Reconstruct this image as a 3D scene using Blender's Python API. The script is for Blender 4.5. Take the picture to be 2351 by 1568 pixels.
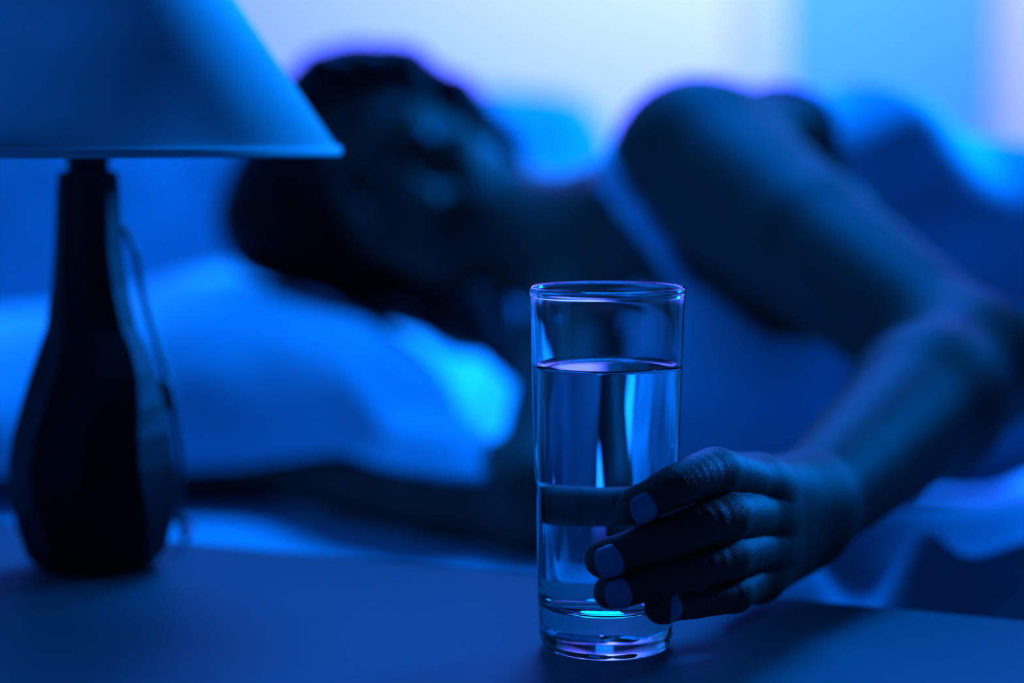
import bpy, bmesh, math, random
import numpy as np
from mathutils import Vector, Matrix, noise

for _o in list(bpy.data.objects):
    bpy.data.objects.remove(_o, do_unlink=True)
SC = bpy.context.scene
COL = SC.collection

# ------------------------------------------------------------------ camera
Z0 = 0.55                      # height of the bedside table top above the floor
CAMH = 0.2103                  # lens height above the table top
PITCH = math.radians(5.65)
FPX = 75.0 / 36.0 * 2351.0
cam_d = bpy.data.cameras.new('camera')
cam = bpy.data.objects.new('camera', cam_d); COL.objects.link(cam)
cam.location = (0, 0, Z0 + CAMH)
cam.rotation_euler = (math.pi / 2 - PITCH, 0, 0)
cam_d.lens = 75.0; cam_d.sensor_width = 36.0
cam_d.clip_start = 0.05; cam_d.clip_end = 50
cam_d.dof.use_dof = True
cam_d.dof.focus_distance = 0.846
cam_d.dof.aperture_fstop = 2.8
SC.camera = cam

SC.view_settings.view_transform = 'Standard'
SC.view_settings.look = 'None'
SC.view_settings.exposure = 0.0
SC.view_settings.gamma = 1.0
SC.view_settings.use_curve_mapping = False

# ------------------------------------------------------------------ world and lamps
world = bpy.data.worlds.new('night_room'); SC.world = world
world.use_nodes = True
_bg = world.node_tree.nodes.get('Background')
_bg.inputs[0].default_value = (0.012, 0.165, 1.0, 1)
_bg.inputs[1].default_value = 0.08

def area(name, loc, target, size, size_y, col, power, spread=180):
    d = bpy.data.lights.new(name, 'AREA')
    d.shape = 'RECTANGLE'; d.size = size; d.size_y = size_y
    d.color = col; d.energy = power; d.spread = math.radians(spread)
    o = bpy.data.objects.new(name, d); COL.objects.link(o)
    o.location = Vector(loc) + Vector((0, 0, Z0))
    dirv = Vector(target) - Vector(loc)
    o.rotation_euler = dirv.to_track_quat('-Z', 'Y').to_euler()
    return o

# pale blue wash on the far wall and the deep blue lamp high behind the bed
area('wall_wash_light', (0.42, 2.78, 0.85), (0.42, 3.78, 0.70), 1.3, 0.25, (0.086, 0.086, 1.0), 98, 150)
area('room_light', (0.18, 2.38, 1.80), (0.0, 1.40, 0.05), 0.7, 0.7, (0.0, 0.18, 1.0), 82)
area('accent_light', (1.72, 2.50, 0.72), (-0.15, 1.05, 0.25), 0.5, 0.4, (0.0, 0.21, 1.0), 160)  # unseen light added to brighten the right edge of the lampshade

# ------------------------------------------------------------------ helpers
def V(*a): return Vector(a)

def at(px, py, d):
    """point of the place seen at a photo pixel, d metres in front of the lens (z = 0 on the table top)"""
    a = (px - 1175.5) / FPX; b = (784 - py) / FPX
    sp, cp = math.sin(PITCH), math.cos(PITCH)
    dy = cp + b * sp; dz = -sp + b * cp
    t = d / dy
    return Vector((a * t, d, CAMH + dz * t))

def tag(o, label=None, cat=None, group=None, kind=None):
    if label: o['label'] = label
    if cat: o['category'] = cat
    if group: o['group'] = group
    if kind: o['kind'] = kind
    return o

def mesh_obj(name, verts, faces, mat, parent=None, smooth=True, base=None):
    """verts in table coordinates; base = origin of the object"""
    me = bpy.data.meshes.new(name)
    if base is None:
        base = parent['_base'] if parent is not None and '_base' in parent else (0, 0, 0)
    b = Vector(base)
    me.from_pydata([Vector(v) - b for v in verts], [], faces)
    me.update()
    if smooth:
        me.polygons.foreach_set('use_smooth', [True] * len(me.polygons))
    o = bpy.data.objects.new(name, me); COL.objects.link(o)
    if mat: me.materials.append(mat)
    if parent is None:
        o.location = b + Vector((0, 0, Z0))
        o['_base'] = tuple(b)
    else:
        o.parent = parent
        pb = Vector(parent['_base'])
        o.location = b - pb
        o['_base'] = tuple(b)
    return o

def empty(name, base):
    o = bpy.data.objects.new(name, None); COL.objects.link(o)
    o.empty_display_size = 0.05
    o.location = Vector(base) + Vector((0, 0, Z0))
    o['_base'] = tuple(base)
    return o

class MB:
    def __init__(self): self.v = []; self.f = []
    def add(self, vs, fs):
        n = len(self.v); self.v += [Vector(p) for p in vs]
        self.f += [tuple(i + n for i in f) for f in fs]
    def box(self, c, s, ax=None, bev=0.0):
        bm = bmesh.new(); bmesh.ops.create_cube(bm, size=1)
        for v in bm.verts: v.co = Vector((v.co.x * s[0], v.co.y * s[1], v.co.z * s[2]))
        if bev > 0:
            bmesh.ops.bevel(bm, geom=list(bm.edges), offset=bev, segments=3, profile=0.5, affect='EDGES')
        bm.verts.index_update()
        if ax is None: ax = (V(1, 0, 0), V(0, 1, 0), V(0, 0, 1))
        vs = [Vector(c) + ax[0] * v.co.x + ax[1] * v.co.y + ax[2] * v.co.z for v in bm.verts]
        self.add(vs, [[v.index for v in f.verts] for f in bm.faces]); bm.free()
    def lathe(self, c, prof, n=48, close=False, rot=0.0):
        c = Vector(c); vs = []; fs = []
        m = len(prof)
        for (r, z) in prof:
            for k in range(n):
                t = 2 * math.pi * k / n + rot
                vs.append(c + V(r * math.cos(t), r * math.sin(t), z))
        rng = m if close else m - 1
        for i in range(rng):
            j = (i + 1) % m
            for k in range(n):
                k2 = (k + 1) % n
                fs.append((i * n + k, i * n + k2, j * n + k2, j * n + k))
        if not close:
            fs.append(tuple(range(n))[::-1]); fs.append(tuple((m - 1) * n + k for k in range(n)))
        self.add(vs, fs)
    def tube(self, pts, r, n=10):
        pts = [Vector(p) for p in pts]; vs = []; fs = []
        up = V(0.12, 0.31, 0.94)
        rr = r if hasattr(r, '__len__') else [r] * len(pts)
        for i, p in enumerate(pts):
            t = (pts[min(i + 1, len(pts) - 1)] - pts[max(i - 1, 0)]).normalized()
            s = t.cross(up)
            if s.length < 1e-4: s = t.cross(V(1, 0, 0))
            s.normalize(); u = s.cross(t)
            for k in range(n):
                a = 2 * math.pi * k / n
                vs.append(p + (s * math.cos(a) + u * math.sin(a)) * rr[i])
        for i in range(len(pts) - 1):
            for k in range(n):
                k2 = (k + 1) % n
                fs.append((i * n + k, i * n + k2, (i + 1) * n + k2, (i + 1) * n + k))
        fs.append(tuple(range(n))[::-1]); fs.append(tuple((len(pts) - 1) * n + k for k in range(n)))
        self.add(vs, fs)
    def build(self, name, mat, parent=None, smooth=True, base=None, flip=False):
        o = mesh_obj(name, self.v, self.f, mat, parent, smooth, base)
        bm = bmesh.new(); bm.from_mesh(o.data)
        bmesh.ops.recalc_face_normals(bm, faces=list(bm.faces))
        bm.to_mesh(o.data); bm.free()
        return o

def catmull(pts, n=8):
    P = [Vector(p) for p in pts]; out = []
    for i in range(len(P) - 1):
        p0 = P[max(i - 1, 0)]; p1 = P[i]; p2 = P[i + 1]; p3 = P[min(i + 2, len(P) - 1)]
        for k in range(n):
            t = k / n
            out.append(0.5 * ((2 * p1) + (p2 - p0) * t + (2 * p0 - 5 * p1 + 4 * p2 - p3) * t * t + (3 * p1 - p0 - 3 * p2 + p3) * t ** 3))
    out.append(P[-1]); return out

# ------------------------------------------------------------------ materials
def mat(name, col, rough=0.6, spec=0.3, var=0.12, scale=12, bump=0.0, bscale=400, bdist=0.001, sheen=0.0, **kw):
    m = bpy.data.materials.new(name); m.use_nodes = True
    nt = m.node_tree; N = nt.nodes; L = nt.links
    b = N['Principled BSDF']
    b.inputs['Roughness'].default_value = rough
    b.inputs['Specular IOR Level'].default_value = spec
    if sheen: b.inputs['Sheen Weight'].default_value = sheen
    tc = N.new('ShaderNodeTexCoord')
    nz = N.new('ShaderNodeTexNoise'); nz.inputs['Scale'].default_value = scale; nz.inputs['Detail'].default_value = 5
    L.new(tc.outputs['Object'], nz.inputs['Vector'])
    mx = N.new('ShaderNodeMix'); mx.data_type = 'RGBA'
    mx.inputs[6].default_value = (*[c * (1 - var) for c in col], 1)
    mx.inputs[7].default_value = (*[min(1, c * (1 + var)) for c in col], 1)
    L.new(nz.outputs['Fac'], mx.inputs[0]); L.new(mx.outputs[2], b.inputs['Base Color'])
    if bump > 0:
        n2 = N.new('ShaderNodeTexNoise'); n2.inputs['Scale'].default_value = bscale; n2.inputs['Detail'].default_value = 3
        L.new(tc.outputs['Object'], n2.inputs['Vector'])
        bp = N.new('ShaderNodeBump'); bp.inputs['Strength'].default_value = bump; bp.inputs['Distance'].default_value = bdist
        L.new(n2.outputs['Fac'], bp.inputs['Height']); L.new(bp.outputs['Normal'], b.inputs['Normal'])
    return m

M = {}
M['wall'] = mat('painted_wall', (0.80, 0.80, 0.80), 0.9, 0.1, 0.02, 3, 0.1, 120)
M['door'] = mat('door_paint', (0.10, 0.47, 0.62), 0.5, 0.3, 0.03, 4)
M['trim'] = mat('trim_paint', (0.58, 0.66, 0.72), 0.5, 0.3, 0.03, 4)
M['floor'] = mat('floor_wood', (0.25, 0.2, 0.17), 0.5, 0.3, 0.2, 6)
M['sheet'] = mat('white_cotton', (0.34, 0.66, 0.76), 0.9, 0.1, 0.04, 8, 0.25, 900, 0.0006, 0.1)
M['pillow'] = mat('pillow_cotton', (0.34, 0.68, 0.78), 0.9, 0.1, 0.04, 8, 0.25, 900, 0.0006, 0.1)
M['pillow_back'] = mat('pillow_cotton_dimmed', (0.20, 0.42, 0.50), 0.9, 0.1, 0.04, 8, 0.25, 900, 0.0006, 0.1)  # pillow cotton darkened in colour, standing in for less light on the back pillow
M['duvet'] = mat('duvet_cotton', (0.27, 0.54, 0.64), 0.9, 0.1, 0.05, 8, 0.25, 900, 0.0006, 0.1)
M['table'] = mat('table_lacquer', (0.04, 0.15, 0.15), 0.60, 0.08, 0.05, 30, 0.05, 60, 0.0004)
M['bedwood'] = mat('bed_wood', (0.16, 0.11, 0.08), 0.5, 0.3, 0.2, 9)
M['ceramic'] = mat('black_ceramic', (0.010, 0.010, 0.011), 0.6, 0.15, 0.3, 20, 0.05, 80, 0.0004)
M['metal'] = mat('black_metal', (0.015, 0.015, 0.016), 0.4, 0.4, 0.2, 20)
M['cord'] = mat('cord_plastic', (0.10, 0.12, 0.12), 0.4, 0.4, 0.1, 20)
M['bulb'] = mat('opal_glass', (0.7, 0.7, 0.7), 0.3, 0.5, 0.02, 5)
M['hair'] = mat('dark_hair', (0.010, 0.008, 0.007), 0.5, 0.10, 0.4, 90, 0.5, 260, 0.002)
M['brow'] = mat('brow_hair', (0.012, 0.010, 0.009), 0.7, 0.1, 0.3, 90)
M['nail'] = mat('nail_varnish', (0.28, 0.34, 0.46), 0.28, 0.5, 0.04, 60)
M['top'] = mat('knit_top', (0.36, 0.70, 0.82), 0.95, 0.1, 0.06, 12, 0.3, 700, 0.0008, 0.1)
M['eye'] = mat('eye_white', (0.55, 0.55, 0.55), 0.2, 0.5, 0.02, 40)
M['iris'] = mat('dark_iris', (0.02, 0.012, 0.008), 0.2, 0.5, 0.3, 400)

def shade_mat():
    m = bpy.data.materials.new('linen_shade'); m.use_nodes = True
    nt = m.node_tree; N = nt.nodes; L = nt.links
    for n in list(N):
        if n.type == 'BSDF_PRINCIPLED': N.remove(n)
    out = [n for n in N if n.type == 'OUTPUT_MATERIAL'][0]
    df = N.new('ShaderNodeBsdfDiffuse'); tr = N.new('ShaderNodeBsdfTranslucent')
    tc = N.new('ShaderNodeTexCoord'); nz = N.new('ShaderNodeTexNoise'); nz.inputs['Scale'].default_value = 35; nz.inputs['Detail'].default_value = 6
    mp = N.new('ShaderNodeMapping'); mp.inputs['Scale'].default_value = (1, 1, 4)
    L.new(tc.outputs['Object'], mp.inputs['Vector']); L.new(mp.outputs['Vector'], nz.inputs['Vector'])
    rp = N.new('ShaderNodeMix'); rp.data_type = 'RGBA'
    rp.inputs[6].default_value = (0.78, 0.82, 0.82, 1); rp.inputs[7].default_value = (0.86, 0.90, 0.90, 1)
    L.new(nz.outputs['Fac'], rp.inputs[0]); L.new(rp.outputs[2], df.inputs['Color']); L.new(rp.outputs[2], tr.inputs['Color'])
    ms = N.new('ShaderNodeMixShader'); ms.inputs[0].default_value = 0.22
    L.new(df.outputs[0], ms.inputs[1]); L.new(tr.outputs[0], ms.inputs[2]); L.new(ms.outputs[0], out.inputs[0])
    return m
M['shade'] = shade_mat()

def clear(name, ior, tint):
    m = bpy.data.materials.new(name); m.use_nodes = True
    b = m.node_tree.nodes['Principled BSDF']
    b.inputs['Base Color'].default_value = (*tint, 1)
    b.inputs['Roughness'].default_value = 0.0
    b.inputs['IOR'].default_value = ior
    b.inputs['Transmission Weight'].default_value = 1.0
    return m
M['glass'] = clear('clear_glass', 1.5, (1, 1, 1))
M['water'] = clear('clear_water', 1.333, (1, 1, 1))

def skin_mat():
    m = bpy.data.materials.new('skin'); m.use_nodes = True
    nt = m.node_tree; N = nt.nodes; L = nt.links
    b = N['Principled BSDF']
    b.inputs['Roughness'].default_value = 0.52
    b.inputs['Specular IOR Level'].default_value = 0.15
    tc = N.new('ShaderNodeTexCoord')
    nz = N.new('ShaderNodeTexNoise'); nz.inputs['Scale'].default_value = 45; nz.inputs['Detail'].default_value = 5
    L.new(tc.outputs['Object'], nz.inputs['Vector'])
    mx = N.new('ShaderNodeMix'); mx.data_type = 'RGBA'
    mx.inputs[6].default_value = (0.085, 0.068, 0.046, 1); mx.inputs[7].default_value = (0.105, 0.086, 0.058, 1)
    L.new(nz.outputs['Fac'], mx.inputs[0])
    lip = N.new('ShaderNodeAttribute'); lip.attribute_name = 'lip'
    m2 = N.new('ShaderNodeMix'); m2.data_type = 'RGBA'
    m2.inputs[7].default_value = (0.09, 0.035, 0.03, 1)
    L.new(lip.outputs['Fac'], m2.inputs[0]); L.new(mx.outputs[2], m2.inputs[6]); L.new(m2.outputs[2], b.inputs['Base Color'])
    # fine skin relief plus creases over the finger joints
    vo = N.new('ShaderNodeTexVoronoi'); vo.feature = 'DISTANCE_TO_EDGE'; vo.inputs['Scale'].default_value = 900
    L.new(tc.outputs['Object'], vo.inputs['Vector'])
    kn = N.new('ShaderNodeAttribute'); kn.attribute_name = 'knuckle'
    al = N.new('ShaderNodeAttribute'); al.attribute_name = 'along'
    n3 = N.new('ShaderNodeTexNoise'); n3.inputs['Scale'].default_value = 260; n3.inputs['Detail'].default_value = 2
    L.new(tc.outputs['Object'], n3.inputs['Vector'])
    mad = N.new('ShaderNodeMath'); mad.operation = 'MULTIPLY_ADD'
    L.new(al.outputs['Fac'], mad.inputs[0]); mad.inputs[1].default_value = 1.0
    nsc = N.new('ShaderNodeMath'); nsc.operation = 'MULTIPLY'; nsc.inputs[1].default_value = 0.0016
    L.new(n3.outputs['Fac'], nsc.inputs[0]); L.new(nsc.outputs[0], mad.inputs[2])
    sc = N.new('ShaderNodeMath'); sc.operation = 'MULTIPLY'; sc.inputs[1].default_value = 2 * math.pi / 0.0013
    L.new(mad.outputs[0], sc.inputs[0])
    sn = N.new('ShaderNodeMath'); sn.operation = 'SINE'; L.new(sc.outputs[0], sn.inputs[0])
    ab = N.new('ShaderNodeMath'); ab.operation = 'ABSOLUTE'; L.new(sn.outputs[0], ab.inputs[0])
    pw = N.new('ShaderNodeMath'); pw.operation = 'POWER'; pw.inputs[1].default_value = 0.5
    L.new(ab.outputs[0], pw.inputs[0])
    km = N.new('ShaderNodeMath'); km.operation = 'MULTIPLY'
    L.new(pw.outputs[0], km.inputs[0]); L.new(kn.outputs['Fac'], km.inputs[1])
    ks = N.new('ShaderNodeMath'); ks.operation = 'MULTIPLY_ADD'; ks.inputs[1].default_value = 1.0
    vs = N.new('ShaderNodeMath'); vs.operation = 'MULTIPLY'; vs.inputs[1].default_value = 0.9
    L.new(vo.outputs['Distance'], vs.inputs[0])
    L.new(km.outputs[0], ks.inputs[0]); L.new(vs.outputs[0], ks.inputs[2])
    bp = N.new('ShaderNodeBump'); bp.inputs['Strength'].default_value = 0.55; bp.inputs['Distance'].default_value = 0.0006
    L.new(ks.outputs[0], bp.inputs['Height']); L.new(bp.outputs['Normal'], b.inputs['Normal'])
    return m
M['skin'] = skin_mat()

# ------------------------------------------------------------------ setting
FL = -Z0
MZ = -0.06            # top of the mattress
WY = 3.70             # far wall
def wx(px): return (px - 1175.5) / FPX * WY

def struct(o): o['kind'] = 'structure'; return o
mb = MB(); mb.box((0.2, 1.65, FL - 0.02), (5.0, 4.5, 0.04)); struct(mb.build('floor', M['floor'], None, False, (0.2, 1.65, FL)))
dx0, dx1 = wx(1800), wx(2268)       # door opening
DT = FL + 2.02
mb = MB()
mb.box(((-2.3 + dx0) / 2, WY + 0.06, FL + 1.25), (dx0 + 2.3, 0.12, 2.5))
mb.box(((dx1 + 2.7) / 2, WY + 0.06, FL + 1.25), (2.7 - dx1, 0.12, 2.5))
mb.box(((dx0 + dx1) / 2, WY + 0.06, (DT + FL + 2.5) / 2), (dx1 - dx0, 0.12, FL + 2.5 - DT))
wall = struct(mb.build('wall_back', M['wall'], None, False, (0.2, WY, FL)))
mb = MB(); mb.box((-2.36, 1.65, FL + 1.25), (0.12, 4.34, 2.5)); struct(mb.build('wall_left', M['wall'], None, False, (-2.36, 1.65, FL)))
# door with casing
door = struct(empty('door_1', ((dx0 + dx1) / 2, WY, FL)))
mb = MB(); mb.box(((dx0 + dx1) / 2, WY + 0.045, FL + 1.01), (dx1 - dx0 - 0.006, 0.04, 2.0), None, 0.002)
leaf = mb.build('door_leaf', M['door'], door, False)
hx = dx1 - 0.05
mb = MB(); mb.tube([(hx, WY + 0.03, FL + 1.1), (hx, WY - 0.03, FL + 1.1)], 0.008); mb.tube([(hx, WY - 0.03, FL + 1.1), (hx - 0.1, WY - 0.03, FL + 1.1)], 0.008)
mb.build('door_handle', M['metal'], leaf)
cw = wx(1815) - wx(1692)
for cx, w_ in ((dx0 - cw / 2 + 0.005, cw), (dx1 + 0.012, 0.024)):
    mb = MB(); mb.box((cx, WY - 0.008, FL + 1.03), (w_, 0.022, 2.06), None, 0.004)
    mb.build('casing', M['trim'], door, False)
mb = MB(); mb.box(((dx0 + dx1) / 2, WY - 0.008, DT + cw / 2), (dx1 - dx0 + 2 * cw, 0.022, cw), None, 0.004)
mb.build('casing', M['trim'], door, False)
mb = MB(); mb.box(((-2.3 + dx0 - cw) / 2, WY - 0.008, FL + 0.05), (dx0 - cw + 2.3 - 0.02, 0.016, 0.1), None, 0.003)
struct(mb.build('baseboard_back', M['trim'], None, False, (-1, WY, FL)))

# ------------------------------------------------------------------ bed
BX0, BX1, BY0, BY1 = -0.95, 1.05, 1.19, 2.66
bed = empty('bed_frame', ((BX0 + BX1) / 2, (BY0 + BY1) / 2, FL))
tag(bed, 'dark wooden bed frame carrying the mattress under the sleeper', 'bed')
mb = MB(); mb.box((BX0 - 0.03, (BY0 + BY1) / 2, FL + 0.45), (0.05, BY1 - BY0 + 0.06, 0.9), None, 0.01); mb.build('headboard', M['bedwood'], bed, False)
mb = MB(); mb.box((BX1 + 0.03, (BY0 + BY1) / 2, FL + 0.2), (0.05, BY1 - BY0 + 0.06, 0.3), None, 0.01); mb.build('footboard', M['bedwood'], bed, False)
for y in (BY0 + 0.02, BY1 - 0.02):
    mb = MB(); mb.box(((BX0 + BX1) / 2, y, FL + 0.21), (BX1 - BX0, 0.035, 0.14), None, 0.005); mb.build('side_rail', M['bedwood'], bed, False)
for x in (BX0 + 0.05, BX1 - 0.05):
    for y in (BY0 + 0.05, BY1 - 0.05):
        mb = MB(); mb.box((x, y, FL + 0.07), (0.06, 0.06, 0.14), None, 0.004); mb.build('leg', M['bedwood'], bed, False)
mb = MB(); mb.box(((BX0 + BX1) / 2, (BY0 + BY1) / 2, FL + 0.265), (BX1 - BX0, BY1 - BY0, 0.03)); mb.build('slat_base', M['bedwood'], bed, False)

# mattress with fitted sheet: soft-edged block with a slightly rumpled top
def mattress():
    nx, ny = 150, 90
    vs = []; fs = []
    zb = FL + 0.28
    r = 0.05
    def wr(x, y):
        n1 = noise.noise(Vector((x * 5, y * 9, 0.3))); n2 = noise.noise(Vector((x * 13 + y * 9, y * 15 - x * 4, 4.1)))
        return 0.005 * n1 + 0.003 * n2
    for j in range(ny + 1):
        for i in range(nx + 1):
            x = BX0 + (BX1 - BX0) * i / nx; y = BY0 + (BY1 - BY0) * j / ny
            ex = min(x - BX0, BX1 - x); ey = min(y - BY0, BY1 - y)
            def dr(e): return 0 if e >= r else r - math.sqrt(max(0, r * r - (r - e) ** 2))
            z = MZ + wr(x, y) * min(1, min(ex, ey) / 0.05) - max(dr(ex), dr(ey))
            vs.append((x, y, z))
    W = nx + 1
    for j in range(ny):
        for i in range(nx):
            a = j * W + i; fs.append((a, a + 1, a + W + 1, a + W))
    ring = [i for i in range(nx)] + [j * W + nx for j in range(ny)] + [ny * W + i for i in range(nx, 0, -1)] + [j * W for j in range(ny, 0, -1)]
    n0 = len(vs)
    for k in ring: vs.append((vs[k][0], vs[k][1], zb))
    m = len(ring)
    for k in range(m):
        k2 = (k + 1) % m; fs.append((ring[k2], ring[k], n0 + k, n0 + k2))
    fs.append(tuple(n0 + k for k in range(m))[::-1])
    return mesh_obj('mattress', vs, fs, M['sheet'], None, True, ((BX0 + BX1) / 2, (BY0 + BY1) / 2, zb))
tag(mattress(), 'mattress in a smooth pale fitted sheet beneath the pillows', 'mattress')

# ------------------------------------------------------------------ bedside table
TA = math.radians(-24.4)
U = V(math.cos(TA), math.sin(TA), 0); Vv = V(-math.sin(TA), math.cos(TA), 0); ZZ = V(0, 0, 1)
VB = 0.9165                      # back edge of the table top along Vv
u0, u1, v0 = -0.745, -0.05, 0.44
tc_ = U * ((u0 + u1) / 2) + Vv * ((v0 + VB) / 2)
table = empty('bedside_table', (tc_.x, tc_.y, FL))
tag(table, 'smooth lacquered bedside table under the lamp and glass', 'table')
mb = MB(); mb.box(tc_ + V(0, 0, -0.0125), (u1 - u0, VB - v0, 0.025), (U, Vv, ZZ), 0.003); mb.build('tabletop', M['table'], table, False)
for (su, sv) in ((0, 0), (0, 1), (1, 0), (1, 1)):
    p = U * (u0 + 0.04 if su == 0 else u1 - 0.04) + Vv * (v0 + 0.04 if sv == 0 else VB - 0.045)
    mb = MB(); mb.box(p + V(0, 0, (FL - 0.025) / 2), (0.04, 0.04, -FL - 0.025), (U, Vv, ZZ), 0.003); mb.build('leg', M['table'], table, False)
for sv in (v0 + 0.03, VB - 0.035):
    p = U * ((u0 + u1) / 2) + Vv * sv; mb = MB(); mb.box(p + V(0, 0, -0.065), (u1 - u0 - 0.12, 0.018, 0.08), (U, Vv, ZZ), 0.002); mb.build('apron', M['table'], table, False)
for su in (u0 + 0.03, u1 - 0.03):
    p = U * su + Vv * ((v0 + VB) / 2); mb = MB(); mb.box(p + V(0, 0, -0.065), (0.018, VB - v0 - 0.125, 0.08), (U, Vv, ZZ), 0.002); mb.build('apron', M['table'], table, False)

# ------------------------------------------------------------------ table lamp
LC = at(220, 1300, 1.018); LC.z = 0
lamp = empty('table_lamp', LC)
tag(lamp, 'table lamp with black bottle-shaped base and pale conical shade', 'lamp')
S = 1.018 / FPX
def lz(py): return at(220, py, 1.018).z
prof = [(104, 1318, 0), (128, 1312, 0), (157, 1282, 0), (176, 1212, 0), (187, 1142, 0), (188, 1072, 0), (177, 1002, 0), (160, 935, 0), (140, 861, 0), (119, 800, 0),
        (101, 756, 0), (86, 665, 0), (78, 581, 0), (72, 461, 0), (67, 400, 0), (60, 392, 0)]
pp = [(r * S, lz(py)) for r, py, _ in prof]
zb = pp[0][1]
pp = [(r, (z - zb) * (pp[-1][1] / (pp[-1][1] - zb))) for r, z in pp]
mb = MB()
# faceted body: nine flat sides that twist slightly on the way up
n = 9; vs = []; fs = []
for i, (r, z) in enumerate(pp):
    tw = 0.5 * math.sin(i * 0.9) * 0.25
    for k in range(n):
        t = 2 * math.pi * k / n + tw
        vs.append(LC + V(r * 1.03 * math.cos(t), r * 1.03 * math.sin(t), z))
for i in range(len(pp) - 1):
    for k in range(n):
        k2 = (k + 1) % n
        fs.append((i * n + k, i * n + k2, (i + 1) * n + k2, (i + 1) * n + k))
fs.append(tuple(range(n))[::-1]); fs.append(tuple((len(pp) - 1) * n + k for k in range(n)))
mb.add(vs, fs); body = mb.build('base', M['ceramic'], lamp, False)
ztop = pp[-1][1]
SB = lz(346); SR = 573 * S           # shade bottom
ST = SB + 0.118; SRT = SR - 0.118 * (230 * S) / (lz(0) - lz(346))
mb = MB(); mb.lathe(LC, [(47 * S, ztop - 0.001), (47 * S, lz(375)), (55 * S, lz(356)), (55 * S, lz(300)), (30 * S, lz(295)), (30 * S, lz(250))], 32)
mb.build('socket', M['metal'], lamp)
mb = MB(); zc = lz(250) + 0.026
mb.lathe(LC, [(0.010, lz(250) - 0.002), (0.012, lz(250) + 0.006)] + [(0.021 * math.cos(a), zc + 0.004 + 0.021 * math.sin(a)) for a in [math.radians(-40 + 13 * k) for k in range(10)]] + [(0.002, zc + 0.025)], 32)
mb.build('bulb', M['bulb'], lamp)
th = 0.0012
mb = MB(); mb.lathe(LC, [(SR, SB), (SRT, ST), (SRT - th, ST), (SR - th, SB)], 96, True)
shade = mb.build('shade', M['shade'], lamp)
for (r, z) in ((SR, SB), (SRT, ST)):
    mb = MB()
    cs = [(r + 0.0002 + 0.0009 * math.cos(a), z + 0.0022 * math.sin(a)) for a in [2 * math.pi * k / 8 for k in range(8)]]
    mb.lathe(LC, cs, 96, True); mb.build('trim', M['shade'], shade)
mb = MB()
for k in range(3):
    a = 2 * math.pi * k / 3 + 0.4
    mb.tube([LC + V(0.011 * math.cos(a), 0.011 * math.sin(a), lz(296)), LC + V(0.03 * math.cos(a), 0.03 * math.sin(a), lz(260)), LC + V((SRT - 0.002) * math.cos(a), (SRT - 0.002) * math.sin(a), ST - 0.002)], 0.0011, 8)
mb.build('spider', M['metal'], lamp)
# flex hanging in a loop from the neck down the side with an inline switch
cpts = catmull([at(280, 520, 1.035), at(309, 575, 1.035), at(328, 680, 1.04), at(362, 800, 1.04), at(392, 900, 1.035), at(398, 950, 1.035), at(415, 1060, 1.045), at(412, 1180, 1.06), LC + V(0.034, 0.060, 0.0022), LC + V(0.03, 0.10, 0.0022), LC + V(0.01, 0.122, 0.0022)], 8)
mb = MB(); mb.tube(cpts, 0.0017, 8); cord = mb.build('flex', M['cord'], lamp)
mb = MB(); q = catmull([at(366, 870, 1.036), at(380, 905, 1.036), at(392, 940, 1.036)], 6)
mb.tube(q, [0.0025] + [0.0042] * (len(q) - 2) + [0.0025], 10); mb.build('switch', M['cord'], cord)

# ------------------------------------------------------------------ glass of water
GD = 0.855
GC = at(1391, 1487, GD); GC.z = 0.0
GX, GY = GC.x, GC.y
GH = 0.1478
def g_out(z): return 0.0272 + (0.0312 - 0.0272) * max(0.0, min(1.0, z / GH))
def g_in(z): return g_out(z) - 0.0016
FLOOR = 0.0172
prof = [(0.0001, 0.0016), (0.012, 0.0012), (0.019, 0.0003), (0.0215, 0.0000), (0.0238, 0.0004), (0.0258, 0.0018), (0.0268, 0.0040), (g_out(0.007), 0.0070)]
prof += [(g_out(z), z) for z in np.linspace(0.012, GH - 0.004, 14)]
prof += [(g_out(GH) + 0.0001, GH - 0.0028), (g_out(GH) + 0.0003, GH - 0.0016), (g_out(GH) + 0.0001, GH - 0.0005), (g_out(GH) - 0.0007, GH), (g_out(GH) - 0.0016, GH - 0.0004), (g_in(GH) - 0.0002, GH - 0.0016), (g_in(GH), GH - 0.0032)]
prof += [(g_in(z), z) for z in np.linspace(GH - 0.006, FLOOR + 0.008, 14)]
prof += [(g_in(FLOOR) - 0.0006, FLOOR + 0.0045), (g_in(FLOOR) - 0.0022, FLOOR + 0.0020), (0.0215, FLOOR + 0.0007), (0.016, FLOOR), (0.008, FLOOR - 0.0005), (0.0001, FLOOR - 0.0007)]
mb = MB(); mb.lathe(GC, prof, 128); glass = mb.build('drinking_glass', M['glass'], None, True, GC)
tag(glass, 'tall clear drinking glass held by a hand on the table', 'glass')
WL = at(1391, 843, GD).z
ov = 0.00015
wp = [(0.0001, FLOOR - 0.0007 - ov), (0.008, FLOOR - 0.0005 - ov), (0.016, FLOOR - ov), (0.0215 + ov, FLOOR + 0.0007 - ov), (g_in(FLOOR) - 0.0022 + ov, FLOOR + 0.0020 - ov), (g_in(FLOOR) - 0.0006 + ov, FLOOR + 0.0045)]
wp += [(g_in(z) + ov, z) for z in np.linspace(FLOOR + 0.008, WL, 14)]
wp += [(g_in(WL) + ov, WL + 0.0016), (g_in(WL) - 0.0003, WL + 0.0013), (g_in(WL) - 0.0010, WL + 0.0006), (g_in(WL) - 0.0022, WL + 0.0001), (g_in(WL) - 0.005, WL - 0.0001), (0.012, WL - 0.0001), (0.0001, WL - 0.0001)]
mb = MB(); mb.lathe(GC, wp, 128); water = mb.build('water', M['water'], None, True, GC + V(0, 0, FLOOR))
tag(water, 'clear water filling three quarters of the drinking glass', 'water')

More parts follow.
